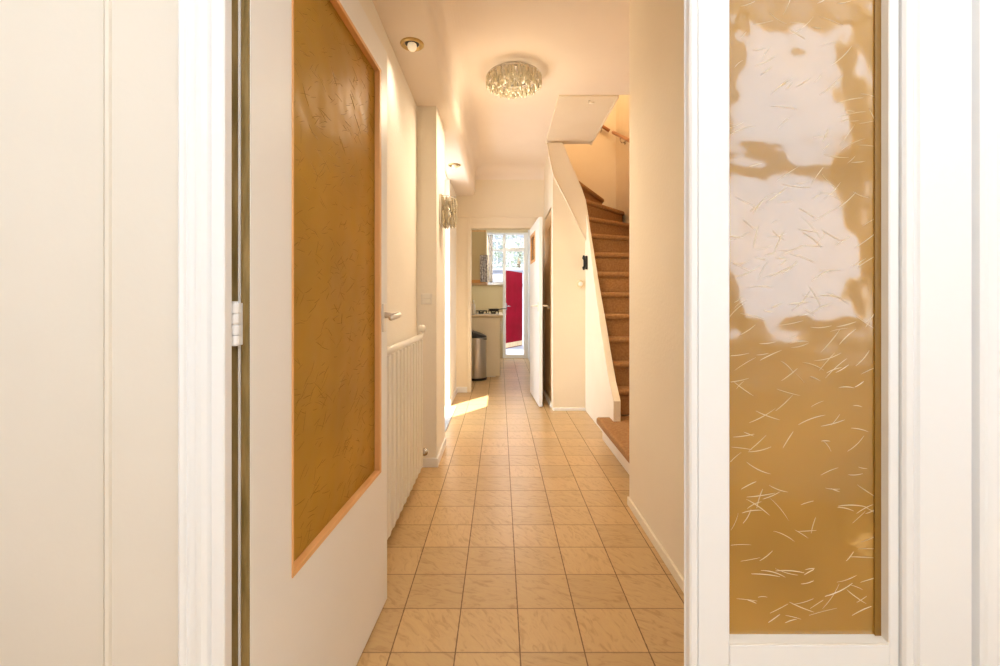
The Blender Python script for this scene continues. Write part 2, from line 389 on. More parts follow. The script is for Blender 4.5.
def lever(parent, u, y, z, sgn, ux=-1, L=.105, plate=(.034, .10)):
    """lever handle on a door face; sgn = outward direction in local y"""
    pw, ph = plate
    h = obj('handle', bx(u - pw / 2, u + pw / 2, min(y, y + sgn * .006), max(y, y + sgn * .006), z - ph / 2 - .01, z + ph / 2 - .01), 'nickel', parent, bevel=.002)
    b = tube([(u, y + sgn * .004, z), (u, y + sgn * .03, z), (u, y + sgn * .048, z), (u + ux * .006, y + sgn * .058, z), (u + ux * .025, y + sgn * .062, z - .001), (u + ux * L, y + sgn * .058, z - .008)],
             [.012, .0095, .0095, .010, .0095, .0085], 12)
    obj('lever', b, 'nickel', h, smooth=True)
    return h
lever(D1, W - .042, 0, 1.057, -1)
lever(D1, W - .042, T, 1.057, 1)
for hz in (.28, 1.024, 1.75):
    b = bmesh.new()
    for i in range(4): add_lathe(b, [(.0070, 0), (.0082, .0015), (.0082, .0160), (.0070, .0175)], (-.0155, .0165, hz + i * .0192), 14)
    add_lathe(b, [(.005, 0), (.005, .08)], (-.0155, .0165, hz - .001), 10)
    add_box(b, -.012, -.0005, .012, .030, hz, hz + .076)
    obj('hinge', b, 'white', D1, smooth=False)

# ------------------------------------------------------------------ door 2 : narrow fixed glazed leaf
D2 = thing('door_2', 'narrow white closed door leaf with a tall amber glass pane patterned with straw-like strokes', 'door', (0, 0, 0), kind='structure')
a0, a1 = .4055, .6865
Yl = .785
leaf = [(X(684, .825), .825), (X(684, .80), .800), (X(688, .79), .800), (X(688.3, Yl), .781), (X(690, Yl), .778), (X(694.5, Yl), .778), (X(696.5, Yl), .781), (X(697.2, Yl), .789), (X(698, Yl), .789), (X(698.8, Yl), .785),
        (a0 - .003, .785), (a0, .787), (a0, .825)]
b = prism(leaf, 'z', .012, 2.03)
add_prism(b, [(a1, .825), (a1, .787), (a1 + .002, .785), (X(898.5, Yl), .785), (X(898.5, Yl), .825)], 'z', .012, 2.03)
add_box(b, a0, a1, .785, .825, .012, .495); add_box(b, a0, a1, .785, .825, 1.95, 2.03)
obj('door_leaf', b, 'white', D2)
b = bmesh.new()
# sloping putty bead round the glass
def slope(bm, z0, z1): pass
add_prism(b, [(.786, .494), (.7865, .4985), (.801, .5035), (.806, .5035), (.806, .494)], 'x', a0, a1)
add_prism(b, [(a1, .7865), (a1 - .003, .801), (a1 - .003, .806), (a1, .806)], 'z', .50, 1.95)
add_prism(b, [(a0, .7865), (a0 + .002, .801), (a0 + .002, .806), (a0, .806)], 'z', .50, 1.95)
obj('glazing_bead', b, 'panelw', D2)
obj('refraction_strip', bx((a1 - .0135, a1 - .0025, .7985, .8015, .502, 1.95)), 'refraction', D2)  # thin strip imitating the dark refraction along the glass edge
o = obj('glass_pane', glass_pane(a0 + .002, a1 - .002, .502, 1.95, .8015, .004, 290, 11), ['amber2', 'ridge'], D2); o['label'] = 'amber textured glass'

# ------------------------------------------------------------------ door 3 : kitchen door leaf
hx, hy, ex, ey = .368, 5.455, .410, 4.67
L3 = math.hypot(ex - hx, ey - hy)
D3 = thing('door_3', 'white kitchen door with a small wood framed window, standing open into the hallway', 'door', (hx, hy, 0), math.atan2(ey - hy, ex - hx), kind='structure')
# local x from hinge to free edge (towards the viewer), local +y points to +X world
T3 = .036; s0, s1, sz0, sz1 = .07, .47, 1.58, 1.90
obj('door_leaf', bx((0, s0, 0, T3, .012, 2.005), (s1, L3, 0, T3, .012, 2.005), (s0, s1, 0, T3, .012, sz0), (s0, s1, 0, T3, sz1, 2.005)), 'white', D3)
b = bmesh.new()
for y0, y1 in ((-.004, .012), (T3 - .012, T3 + .004)):
    add_box(b, s0 - .012, s0 + .03, y0, y1, sz0 - .012, sz1 + .012); add_box(b, s1 - .03, s1 + .012, y0, y1, sz0 - .012, sz1 + .012)
    add_box(b, s0 + .03, s1 - .03, y0, y1, sz0 - .012, sz0 + .025); add_box(b, s0 + .03, s1 - .03, y0, y1, sz1 - .025, sz1 + .012)
obj('glazing_bead', b, 'oak', D3, bevel=.002)
obj('glass_pane', bx(s0 + .005, s1 - .005, .015, .019, sz0 + .005, sz1 - .005), 'glass', D3)
lever(D3, L3 - .05, 0, 1.07, -1)
lever(D3, L3 - .05, T3, 1.07, 1)

# ------------------------------------------------------------------ door 4 : brown cupboard door below the stairs
D4 = thing('door_4', 'brown wooden cupboard door under the stairs, behind the open kitchen door', 'door', (.548, 4.68, 0), kind='structure')
obj('door_leaf', bx(0, .03, .005, .715, .05, 2.10), 'brownwood', D4, bevel=.003)
obj('panel_moulding', bx((-.006, .002, .08, .10, .2, 1.95), (-.006, .002, .62, .64, .2, 1.95), (-.006, .002, .1, .62, .2, .22), (-.006, .002, .1, .62, 1.93, 1.95)), 'brownwood', D4)
obj('sill', bx(-.022, .03, .0, .72, 0, .045), 'white', D4, bevel=.003)
obj('knob', lathe([(.006, 0), (.006, -.02), (.016, -.026), (.016, -.036), (.008, -.04)], (0, .12, 1.05), 14, 'x'), 'nickel', D4, smooth=True)

# ------------------------------------------------------------------ front door opening on left
struct('door_5', bx((-.82, -.60, 4.725, 4.752, 0, 2.41), (-.84, -.70, 3.72, 3.76, 0, 2.41), (-.84, -.78, 3.72, 4.75, 2.37, 2.41)), 'white',
       'white frame of the bright side entrance behind the pier', 'door frame', bevel=.003)
tag(obj('doormat', bx(-.60, -.462, 3.80, 4.69, 0.0005, .012), 'mat', bevel=.004), 'grey mat on the floor at the bright side entrance', 'doormat')

# ================================================================== STAIRCASE
ST = thing('staircase', 'steep brown carpeted staircase climbing behind the right wall and turning left', 'staircase', (1.1, 3.5, 0))
def at(o): o.matrix_parent_inverse = Matrix.Translation((-1.1, -3.5, 0)); return o
# bottom step, facing the hall
def slab(poly, z, th=.055):
    return prism(poly, 'z', z - th, z)
b = bmesh.new()
# lower block + rounded nosed tread along the hall side
add_box(b, .825, 1.495, 2.44, 3.585, 0, .15)
o = at(obj('riser', b, 'stairwall', ST, bevel=.004)); o['label'] = 'painted riser under the carpeted bottom step'
at(obj('step', slab([(.768, 2.435), (1.495, 2.435), (1.495, 3.60), (.872, 3.60), (.872, 3.56), (.768, 3.56)], .19), 'carpet', ST, bevel=.018, seg=4))
Yl_ = [3.589, 3.74, 3.865, 3.99, 4.11, 4.225, 4.345, 4.445, 4.585]
Yr_ = [3.589, 3.74, 3.870, 4.00, 4.13, 4.27, 4.46, 4.69, 5.03]
noses = [((.93 - .04 * max(0, min(1, (Yl_[k] - 3.9) / .57)), Yl_[k]), (1.495, Yr_[k])) for k in range(9)]
noses += [((.885, 4.665), (1.495, 5.33)), ((.82, 4.665), (1.295, 5.53)), ((.735, 4.68), (.93, 5.74))]
for k, (a, b_) in enumerate(noses):
    z = .40 + .20 * k
    A, B = Vector(a), Vector(b_)
    nxt = noses[k + 1] if k + 1 < len(noses) else ((.63, 4.68), (.62, 5.0))
    A2, B2 = Vector(nxt[0]), Vector(nxt[1])
    d = (B - A).normalized(); nrm = Vector((-d.y, d.x))   # pointing up the stair
    inset = nrm * .028
    back = [B2 + (B2 - B).normalized() * .03 if False else B2 + nrm * .02, A2 + nrm * .02]
    if k == 9: poly = [A, B, Vector((1.495, 5.745)), B2 + Vector((0, .0)), A2 + nrm * .03]
    elif k == 10: poly = [A, Vector((1.295, 5.53)), Vector((1.30, 5.745)), Vector((.98, 5.745)), A2 + nrm * .03]
    elif k == 11: poly = [A, B, Vector((.66, 5.745)), A2 + Vector((-.02, 0))]
    elif k == 12: poly = [A, B, Vector((.61, 5.74)), Vector((.61, 4.70))]
    else: poly = [A, B, Vector((1.495, B2.y + .03)), Vector((A.x, A2.y + .03))]
    tread = prism([tuple(p) for p in poly], 'z', z - .052, z)
    st = at(obj('step', tread, 'carpet', ST, bevel=.024, seg=5))
    # riser carpet below the nose
    rp = [A + inset, B + inset, B + inset + nrm * .02, A + inset + nrm * .02]
    at(obj('riser', prism([tuple(p) for p in rp], 'z', z - .21, z - .035), 'carpet', ST))
# outer string beside the straight part
sp = [(4.55, 0), (3.42, 0), (3.42, .345), (3.445, .375), (3.55, .47), (3.70, .66), (3.87, .90), (4.02, 1.14), (4.14, 1.34), (4.27, 1.58), (4.38, 1.78), (4.46, 1.93), (4.50, 2.00)]
sp[0] = (4.56, 0); sp += [(4.50, 1.76), (4.56, 1.76)]
bs = prism(sp, 'x', .872, .928)
for v in bs.verts:
    if v.co.x > .9: v.co.x -= .036 * max(0, min(1, (v.co.y - 3.9) / .57))
STR = at(obj('string_board', bs, 'stairwall', ST, bevel=.004)); STR['label'] = 'cream painted outer string beside the steps'
cp = [(.872, 1.745), (.54, 2.40), (.500, 2.58), (.478, 2.722), (.635, 2.722), (.70, 2.55), (.762, 2.41), (.82, 2.28), (.868, 2.14), (.892, 1.99), (.892, 1.72)]
at(obj('string_board', prism(cp, 'y', 4.495, 4.55), 'stairwall', ST, bevel=.004))
at(obj('string_capping', tube([(.872, 4.495, 1.735), (.70, 4.492, 2.075), (.54, 4.49, 2.39), (.503, 4.49, 2.56), (.480, 4.49, 2.712)], .007, 8), 'stairwall', ST, smooth=True))

# handrail on the stairwell walls
def rail(name, path, label, parent=None):
    b = bmesh.new(); add_tube(b, path, .021, 12)
    t = thing(name, label, 'handrail', path[0])
    o = obj('rail', b, 'railwood', t, smooth=True); o.matrix_parent_inverse = Matrix.Translation([-c for c in path[0]])
    return t
t = rail('handrail', [(1.44, 4.60, 2.74), (1.44, 5.0, 2.93), (1.44, 5.66, 3.27)], 'brown wooden handrail high on the stairwell side wall')
b = tube([(1.50, 5.33, 3.02), (1.455, 5.33, 3.02), (1.44, 5.33, 3.05), (1.44, 5.33, 3.09)], .007, 8); add_lathe(b, [(.022, 0), (.022, -.008)], (1.50, 5.33, 3.02), 12, 'x')
o = obj('bracket', b, 'chrome', t, smooth=True); o.matrix_parent_inverse = Matrix.Translation((-1.44, -4.60, -2.74))
t = rail('handrail', [(1.40, 5.69, 3.30), (1.33, 5.69, 3.345), (1.22, 5.69, 3.42)], 'short dark end of wooden handrail on the stairwell back wall')
o = obj('bracket', tube([(1.30, 5.75, 3.31), (1.30, 5.70, 3.31), (1.30, 5.69, 3.35)], .007, 8), 'chrome', t, smooth=True); o.matrix_parent_inverse = Matrix.Translation((-1.40, -5.69, -3.30))

# ceiling hatch beside the stairwell
HT = thing('ceiling_hatch', 'flat square hatch panel in the ceiling beside the stairwell opening', 'hatch', (.70, 4.06, 2.75))
obj('panel', bx(-.235, .24, -.528, .535, -.012, .03), 'stairwall', HT, bevel=.003)
obj('edge_trim', bx(.232, .244, -.528, .535, -.022, .03), 'stairwall', HT, bevel=.002)
obj('latch', tube([(.02, -.46, -.012), (.02, -.46, -.035), (.035, -.47, -.04), (.06, -.475, -.038)], .006, 8), 'nickel', HT, smooth=True)

# ================================================================== HALL FITTINGS
# radiator
RD = thing('radiator', 'long white ribbed panel radiator on the left wall', 'radiator', (-.51, 2.235, 0))
b = bmesh.new(); y0, y1 = -.515, .515; pitch = .078; n = int((y1 - y0) / pitch)
for k in range(n):
    c = y0 + (k + .5) * (y1 - y0) / n; w = pitch * .30
    add_prism(b, [(-.012, c - pitch * .30), (.026, c - w), (.037, c - w * .8), (.039, c), (.037, c + w * .8), (.026, c + w), (-.012, c + pitch * .30)], 'z', .10, .875)
add_box(b, -.026, -.012, y0, y1, .09, .885)
obj('panel', b, 'radpaint', RD, bevel=0)
b = tube([(.012, y0 - .01, .885), (.012, y1 + .01, .885)], .020, 14); obj('header_pipe', b, 'radpaint', RD, smooth=True)
b = tube([(.012, y0 - .01, .095), (.012, y1 + .01, .095)], .018, 14); obj('header_pipe', b, 'radpaint', RD, smooth=True)
b = tube([(.012, y1, .885), (.012, y1 + .05, .885), (.012, y1 + .075, .90), (.012, y1 + .085, .92)], [.012, .012, .014, .013], 12)
add_lathe(b, [(.013, 0), (.022, .004), (.024, .03), (.018, .042), (.008, .045)], (.012, y1 + .085, .915), 16)
obj('valve', b, 'radpaint', RD, smooth=True)
b = tube([(.012, y1, .15), (.012, y1 + .06, .15), (-.01, y1 + .09, .15), (-.03, y1 + .10, .12), (-.03, y1 + .10, .03)], .009, 10)
obj('pipe', b, 'radpaint', RD, smooth=True)
o = obj('drain_cock', lathe([(.008, 0), (.022, .004), (.022, .028), (.014, .032)], (.03, y1 + .075, .15), 16, 'y'), 'chrome', RD, smooth=True)
for yy in (-.35, .35):
    obj('bracket', bx(-.045, -.01, yy - .015, yy + .015, .70, .86), 'radpaint', RD)
# feet pipes
obj('pipe', tube([(.0, y0 + .06, .10), (.0, y0 + .06, .0)], .009, 8), 'radpaint', RD, smooth=True)

# light switch
LS = thing('light_switch', 'double white light switch on the pier above the radiator', 'light switch', (-.492, 2.985, 1.127))
obj('plate', bx(-.036, .036, -.008, 0, -.036, .036), 'plastic', LS, bevel=.003)
obj('rocker', bx(-.028, .028, -.013, -.007, .002, .028), 'plastic', LS, bevel=.002)
obj('rocker', bx(-.028, .028, -.013, -.007, -.028, -.002), 'plastic', LS, bevel=.002)

# recessed spotlights
def spot(Y, x, z, label):
    t = thing('recessed_spotlight', label, 'spotlight', (x, Y, z), 0, 'brass spotlights in the bulkhead')
    b = bmesh.new(); n = 28
    prof = [(.060, 0), (.060, -.004), (.054, -.009), (.046, -.010), (.041, -.006), (.036, .002), (.033, .0)]
    rings = []
    for r_, h in prof:
        rings.append([b.verts.new((r_ * math.cos(2 * math.pi * i / n), r_ * math.sin(2 * math.pi * i / n), h)) for i in range(n)])
    for a, c in zip(rings, rings[1:]):
        for i in range(n): b.faces.new((a[i], a[(i + 1) % n], c[(i + 1) % n], c[i]))
    obj('trim_ring', b, 'brass', t, smooth=True)
    obj('cup', lathe([(.036, .0), (.034, -.001), (.010, -.0015)], (0, 0, 0), 20), 'iron', t)
    b = bmesh.new(); bmesh.ops.create_uvsphere(b, u_segments=16, v_segments=10, radius=.024)
    for v in b.verts: v.co.z = v.co.z * 1.1 - .012
    obj('bulb', b, 'bulb', t, smooth=True)
    return t
spot(2.268, -.448, 2.42, 'brass ringed spotlight in the bulkhead, nearer the glazed door')
spot(4.256, -.437, 2.42, 'brass ringed spotlight in the bulkhead, farther away near the crystal wall light')

def drop_mesh(L, r):
    b = bmesh.new(); n = 6
    prof = [(.0012, 0), (.0012, -.006), (r * .8, -.012), (r, -L * .55), (r * .75, -L * .85), (.0005, -L)]
    add_lathe(b, prof, n=n)
    me = bpy.data.meshes.new('crystal'); bmesh.ops.recalc_face_normals(b, faces=b.faces); b.to_mesh(me); b.free()
    me.materials.append(M['crystal']); return me
# crystal ceiling lamp
CL = thing('ceiling_lamp', 'round crystal ceiling lamp with chrome plate in the hallway', 'ceiling lamp', (.10, 3.19, 2.75))
obj('mount_plate', lathe([(.150, 0), (.152, -.004), (.152, -.022), (.146, -.030), (.06, -.030)], n=40), 'chrome', CL, smooth=False, bevel=.002)
dm = drop_mesh(.066, .0125); dm2 = drop_mesh(.055, .0125)
cnt = 0
for rr, z, nn, me in ((.192, -.030, 42, dm), (.158, -.050, 32, dm), (.11, -.066, 18, dm2), (.05, -.074, 8, dm2)):
    for i in range(nn):
        a = 2 * math.pi * (i + .3 * rnd.random()) / nn
        o = bpy.data.objects.new('crystal_drop', me); C.objects.link(o); o.parent = CL
        o.location = (rr * math.cos(a), rr * math.sin(a), z + rnd.uniform(-.006, .006)); o.rotation_euler = (rnd.uniform(-.1, .1), rnd.uniform(-.1, .1), rnd.random() * 3)
b = bmesh.new()
for rr, zz in ((.192, -.028), (.158, -.047), (.11, -.062)):
    add_tube(b, [(rr * math.cos(2 * math.pi * i / 32), rr * math.sin(2 * math.pi * i / 32), zz) for i in range(33)], .0022, 6)
for i in range(6):
    a = i * math.pi / 3; add_tube(b, [(.04 * math.cos(a), .04 * math.sin(a), -.030), (.11 * math.cos(a), .11 * math.sin(a), -.060), (.192 * math.cos(a), .192 * math.sin(a), -.029)], .002, 6)
obj('wire_frame', b, 'chrome', CL, smooth=True)
for i in range(3):
    a = i * 2.09 + .5
    b = bmesh.new(); bmesh.ops.create_uvsphere(b, u_segments=12, v_segments=8, radius=.014)
    for v in b.verts: v.co += Vector((.075 * math.cos(a), .075 * math.sin(a), -.044))
    obj('bulb', b, 'bulb', CL, smooth=True)

# crystal wall light on the side of the pier
SC = thing('wall_light', 'small crystal wall light on the pier beside the side entrance', 'wall light', (-.425, 3.20, 1.64))
obj('back_plate', bx(0, .018, -.085, .085, 0.01, .225), 'chrome', SC, bevel=.004)
b = bmesh.new()
for z in (.215, .165, .115):
    add_tube(b, [(.015, -.08, z), (.07, -.075, z), (.10, -.03, z), (.105, 0, z), (.10, .03, z), (.07, .075, z), (.015, .08, z)], .0022, 6)
obj('wire_frame', b, 'chrome', SC, smooth=True)
dm3 = drop_mesh(.075, .0125)
for row, z in enumerate((.215, .165, .115, .08)):
    for i in range(11):
        a = R(-86 + i * 17.2 + (row % 2) * 6); r1 = .090
        o = bpy.data.objects.new('crystal_drop', dm3); C.objects.link(o); o.parent = SC
        o.location = (.018 + (r1 - .005) * math.cos(a), r1 * .92 * math.sin(a), z); o.rotation_euler = (rnd.uniform(-.12, .12), rnd.uniform(-.12, .12), 0)
b = bmesh.new(); bmesh.ops.create_uvsphere(b, u_segments=12, v_segments=8, radius=.018)
for v in b.verts: v.co += Vector((.05, 0, .13))
obj('bulb', b, 'bulb', SC, smooth=True)

# intercom handset and thermostat
IN = thing('intercom', 'black wall handset on the corner below the stairs', 'intercom', (.868, 4.46, 1.50))
obj('cradle', bx(-.018, 0, -.045, .02, -.065, .07), 'black', IN, bevel=.004)
b = tube([(-.030, -.012, -.07), (-.034, -.012, -.045), (-.026, -.012, -.03), (-.026, -.012, .03), (-.034, -.012, .048), (-.030, -.012, .075)], [.010, .013, .009, .009, .013, .010], 10)
obj('handset', b, 'black', IN, smooth=True)
TH = thing('thermostat', 'round beige thermostat on the wall below the stairs', 'thermostat', (.820, 4.55, 1.295))
obj('body', lathe([(.038, 0), (.038, -.012), (.034, -.020), (.02, -.022)], n=28, axis='y'), 'beigeplastic', TH, smooth=False, bevel=.002)
obj('dial', lathe([(.022, -.02), (.022, -.032), (.018, -.036), (.004, -.036)], n=24, axis='y'), 'plastic', TH)

# ================================================================== KITCHEN
struct('wall_kitchen_left', bx(-.70, -.58, 5.6, 8.95, 0, 2.66), 'creamwall')
struct('wall_kitchen_near', bx(.555, .60, 5.6, 5.91, 0, 2.66), 'kitchenwhite')
struct('wall_kitchen_right', bx(.555, .70, 5.91, 8.95, 0, 2.66), 'kitchenwhite')
Yk = 8.85
struct('wall_kitchen_back', bx((-.58, .055, Yk, Yk + .1, 0, 1.47), (-.58, .555, Yk, Yk + .1, 2.50, 2.66)), 'creamwall', 'beige tiled kitchen wall below the window', 'wall')
W3 = thing('window_3', 'white framed kitchen window and glazed back door looking on the yard', 'window', (0, Yk, 0), kind='structure')
obj('window_frame', bx((-.58, .055, -.01, .07, 1.47, 1.52), (-.58, .53, -.01, .07, 2.46, 2.50), (-.58, -.53, -.01, .07, 1.52, 2.46), (-.20, -.165, -.01, .07, 1.52, 2.46),
                       (.055, .115, -.02, .08, 0.0, 2.46), (.47, .555, -.02, .08, 0, 2.50), (.115, .47, -.01, .07, 2.13, 2.20), (-.165, .055, -.01, .07, 2.13, 2.17),
                       (.115, .47, -.02, .08, .0, .075)), 'white', W3, bevel=.005)
obj('pane', bx(-.53, -.20, .02, .026, 1.52, 2.46), 'glass', W3)
obj('pane', bx(-.165, .055, .02, .026, 1.52, 2.13), 'glass', W3)
obj('pane', bx(-.165, .055, .02, .026, 2.17, 2.46), 'glass', W3)
obj('pane', bx(.115, .47, .02, .026, 2.20, 2.46), 'glass', W3)
obj('sill', bx(-.58, .05, -.06, .0, 1.455, 1.475), 'white', W3, bevel=.003)

BC = thing('base_cabinet', 'cream kitchen base cabinet behind the steel bin', 'cabinet', (-.287, 6.62, 0))
obj('body', bx(-.29, .27, 0, 2.2, .10, .88), 'cream', BC, bevel=.003)
obj('end_panel', bx(-.29, .285, -.018, 0, .02, .88), 'cream', BC, bevel=.002)
obj('plinth', bx(-.29, .22, 0.0, 2.2, 0, .10), 'nickel', BC)
for k in range(4):
    d = obj('door', bx(.27, .288, .01 + k * .55, .54 + k * .55, .11, .87), 'cream', BC, bevel=.003)
    obj('handle', tube([(.288, .47 + k * .55, .62), (.31, .47 + k * .55, .625), (.31, .47 + k * .55, .74), (.288, .47 + k * .55, .745)], .005, 8), 'nickel', d, smooth=True)
tag(obj('worktop', bx(-.58, .045, 6.58, 8.84, .88, .92), 'worktop', bevel=.004), 'beige worktop on the kitchen base cabinet', 'worktop')
HB = thing('gas_hob', 'black gas hob grates on the kitchen worktop', 'hob', (-.20, 7.35, .92))
obj('tray', bx(-.22, .19, -.27, .27, 0, .008), 'steel', HB, bevel=.003)
for i, (x, y) in enumerate(((-.11, -.13), (.09, -.13), (-.11, .13), (.09, .13))):
    b = bmesh.new()
    add_lathe(b, [(.035, 0), (.04, .012), (.03, .02), (.005, .022)], (x, y, .008), 16)
    for k in range(4):
        a = k * math.pi / 2 + .4
        add_tube(b, [(x + .035 * math.cos(a), y + .035 * math.sin(a), .052), (x + .09 * math.cos(a), y + .09 * math.sin(a), .052), (x + .093 * math.cos(a), y + .093 * math.sin(a), .008)], .0065, 6)
    add_tube(b, [(x + .075 * math.cos(t * math.pi / 8), y + .075 * math.sin(t * math.pi / 8), .050) for t in range(17)], .006, 6)
    obj('grate', b, 'iron', HB)
# frying pan and small pot seen as dark shapes on the hob
FP = thing('frying_pan', 'low black pan standing on the gas hob', 'pan', (-.10, 7.22, .9775))
obj('bowl', lathe([(.075, 0), (.095, .030), (.091, .030), (.072, .004)], n=24), 'iron', FP, smooth=True)
obj('handle', tube([(.08, .0, .022), (.15, .02, .030), (.215, .03, .032)], .007, 8), 'black', FP, smooth=True)
WB = thing('bottle', 'pale slim bottle on the worktop beside the kitchen doorway edge', 'bottle', (-.405, 6.80, .92))
obj('body', lathe([(.028, 0), (.03, .005), (.03, .14), (.022, .165), (.010, .18), (.010, .195)], n=20), 'plastic', WB, smooth=True)
obj('cap', lathe([(.013, .195), (.013, .222), (.010, .225)], n=16), 'plastic', WB)

WC = thing('wall_cabinet', 'cream kitchen wall cabinet with a wooden bottom edge', 'cabinet', (-.39, 6.62, 1.40))
obj('body', bx(-.19, .175, 0, 1.0, .045, .76), 'creamwall', WC, bevel=.002)
o = obj('bottom_board', bx(-.19, .180, -.004, 1.0, 0, .045), 'oak', WC, bevel=.002); o['label'] = 'brown wooden bottom edge'
for k in range(2):
    d = obj('door', bx(.175, .193, .005 + k * .5, .495 + k * .5, .05, .755), 'cream', WC, bevel=.002)
    obj('handle', tube([(.193, .42 + k * .5 if k == 0 else .56, .12), (.213, .42 if k == 0 else .56, .125), (.213, .42 if k == 0 else .56, .22), (.193, .42 if k == 0 else .56, .225)], .005, 8), 'nickel', d, smooth=True)
obj('top_board', bx(-.19, .185, -.004, 1.0, .76, .785), 'brownwood', WC)

# trash can
TC = thing('trash_can', 'tall round brushed steel bin standing against the kitchen cabinet', 'trash can', (-.345, 6.42, 0))
obj('base', lathe([(.150, 0), (.155, .004), (.155, .03), (.150, .034)], n=36), 'black', TC)
obj('body', lathe([(.148, .034), (.150, .04), (.150, .60), (.147, .604)], n=40), 'steel', TC, smooth=False)
b = bmesh.new(); n = 36
rings = []
for r_, h in ((.152, .60), (.154, .62), (.154, .66), (.148, .675), (.10, .685), (.02, .688)):
    rings.append([b.verts.new((r_ * math.cos(2 * math.pi * i / n), r_ * math.sin(2 * math.pi * i / n), h + (0.05 * (-math.cos(2 * math.pi * i / n)) * (r_ / .154) if h > .61 else 0))) for i in range(n)])
for a, c in zip(rings, rings[1:]):
    for i in range(n): b.faces.new((a[i], a[(i + 1) % n], c[(i + 1) % n], c[i]))
b.faces.new(rings[-1]); b.faces.new(rings[0])
obj('lid', b, 'black', TC, smooth=False)
b = bmesh.new(); r_ = .1555
add_tube(b, [(r_ * math.cos(2 * math.pi * i / n), r_ * math.sin(2 * math.pi * i / n), .602) for i in range(n + 1)], .005, 8)
obj('rim', b, 'chrome', TC, smooth=True)

# curtain and cloth
def wavy(x0, x1, y, z0, z1, amp, waves, nx=40, nz=10, th=.004, taper=0):
    b = bmesh.new()
    for s in (0, 1):
        pass
    g = []
    for s in (0, th):
        lay = []
        for j in range(nz + 1):
            row = []
            for i in range(nx + 1):
                u = i / nx; z = z0 + (z1 - z0) * j / nz; k = 1 - taper * (1 - j / nz)
                xx = (x0 + x1) / 2 + ((u - .5) * (x1 - x0)) * k
                row.append(b.verts.new((xx, y + s + amp * math.sin(u * waves * 2 * math.pi) * (.6 + .4 * (1 - j / nz)), z)))
            lay.append(row)
        g.append(lay)
    for lay in g:
        for j in range(nz):
            for i in range(nx): b.faces.new((lay[j][i], lay[j][i + 1], lay[j + 1][i + 1], lay[j + 1][i]))
    A, B = g
    for j in range(nz):
        for i in (0, nx): b.faces.new((A[j][i], A[j + 1][i], B[j + 1][i], B[j][i]))
    for i in range(nx):
        for j in (0, nz): b.faces.new((A[j][i], A[j][i + 1], B[j][i + 1], B[j][i]))
    return b
CU = thing('curtain', 'narrow pale patterned curtain at the left of the kitchen window', 'curtain', (-.28, 8.70, 1.50))
obj('fabric', wavy(-.16, .14, 0, 0, .93, .018, 5), 'curtain', CU, smooth=True)
obj('rod', tube([(-.26, .015, .955), (.38, .015, .955)], .009, 10), 'white', CU, smooth=True)
TW = thing('tea_towel', 'grey patterned cloth hanging beside the kitchen wall cabinet', 'cloth', (-.165, 6.594, 1.41))
obj('fabric', wavy(-.135, -.015, 0, .0, .40, .010, 3, taper=.1), 'cloth', TW, smooth=True)
obj('hook', tube([(-.075, .0, .395), (-.075, .0, .415), (-.075, .024, .42)], .004, 6), 'chrome', TW, smooth=True)

# ================================================================== OUTSIDE THE BACK
struct('ground', bx(-14, 14, 8.9, 40, -.30, -.06), 'yard', 'grey paved yard behind the kitchen', 'ground')
struct('ground_side', bx((-14, -.82, -6, 8.9, -.30, -.02)), 'yard')
RDr = thing('yard_door', 'crimson red wooden door standing open in the yard', 'door', (.125, 11.25, -.06), math.atan2(.95, .50))
obj('door_leaf', bx(0, 1.05, 0, .045, .0, 1.99), 'red', RDr, bevel=.004)
o = obj('lower_board', bx(.02, 1.03, -.012, 0, .02, .14), 'brownwood', RDr, bevel=.002)
h = obj('handle', bx(.06, .10, -.008, 0, .98, 1.16), 'chrome', RDr, bevel=.002)
obj('lever', tube([(.08, -.005, 1.08), (.08, -.05, 1.08), (.10, -.055, 1.08), (.20, -.052, 1.075)], .010, 8), 'chrome', h, smooth=True)
obj('hinge', lathe([(.012, 0), (.012, .1)], (1.05, -.005, 1.6), 10), 'chrome', RDr)
# shed wall that the red door hangs on
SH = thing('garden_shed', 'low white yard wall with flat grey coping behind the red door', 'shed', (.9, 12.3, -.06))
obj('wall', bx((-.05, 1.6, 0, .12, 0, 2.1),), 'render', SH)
obj('coping', bx(-.1, 1.65, -.04, .16, 2.1, 2.16), 'roofing', SH)
FW = thing('yard_wall', 'long pale wall with a dark coping across the yard', 'wall', (-1.6, 15.5, -.06))
obj('wall', bx(-4, 6, 0, .2, 0, 2.3), 'render', FW)
obj('coping', bx(-4, 6, -.05, .25, 2.3, 2.38), 'roofing', FW)
HS = thing('neighbouring_house', 'white house with windows beyond the yard', 'house', (-.9, 22, -.06))
obj('wall', bx(-7, 8, 0, 5, 0, 5.2), 'render', HS)
obj('roof', prism([(-.4, 5.2), (2.5, 7.2), (5.4, 5.2)], 'x', -7.2, 8.2), 'roofing', HS)
for k, wx_ in enumerate((-3.2, -1.9, -.3, .75, 1.9, 3.2)):
    for wz in (1.0, 3.0):
        f = obj('window', bx((wx_ - .42, wx_ + .42, -.05, .02, wz, wz + .07), (wx_ - .42, wx_ + .42, -.05, .02, wz + 1.2, wz + 1.27), (wx_ - .42, wx_ - .36, -.05, .02, wz, wz + 1.27), (wx_ + .36, wx_ + .42, -.05, .02, wz, wz + 1.27), (wx_ - .03, wx_ + .03, -.05, .02, wz, wz + 1.27)), 'farwhite', HS)
        obj('pane', bx(wx_ - .36, wx_ + .36, -.02, .01, wz + .07, wz + 1.2), 'darkpane', f)
TR = thing('tree', 'leafy garden tree seen through the upper kitchen window', 'tree', (.75, 18.2, -.06))
obj('trunk', tube([(0, 0, 0), (.05, 0, 1.5), (0, .05, 2.6), (.1, 0, 3.4)], [.13, .10, .08, .04], 10), 'bark', TR, smooth=True)
b = bmesh.new()
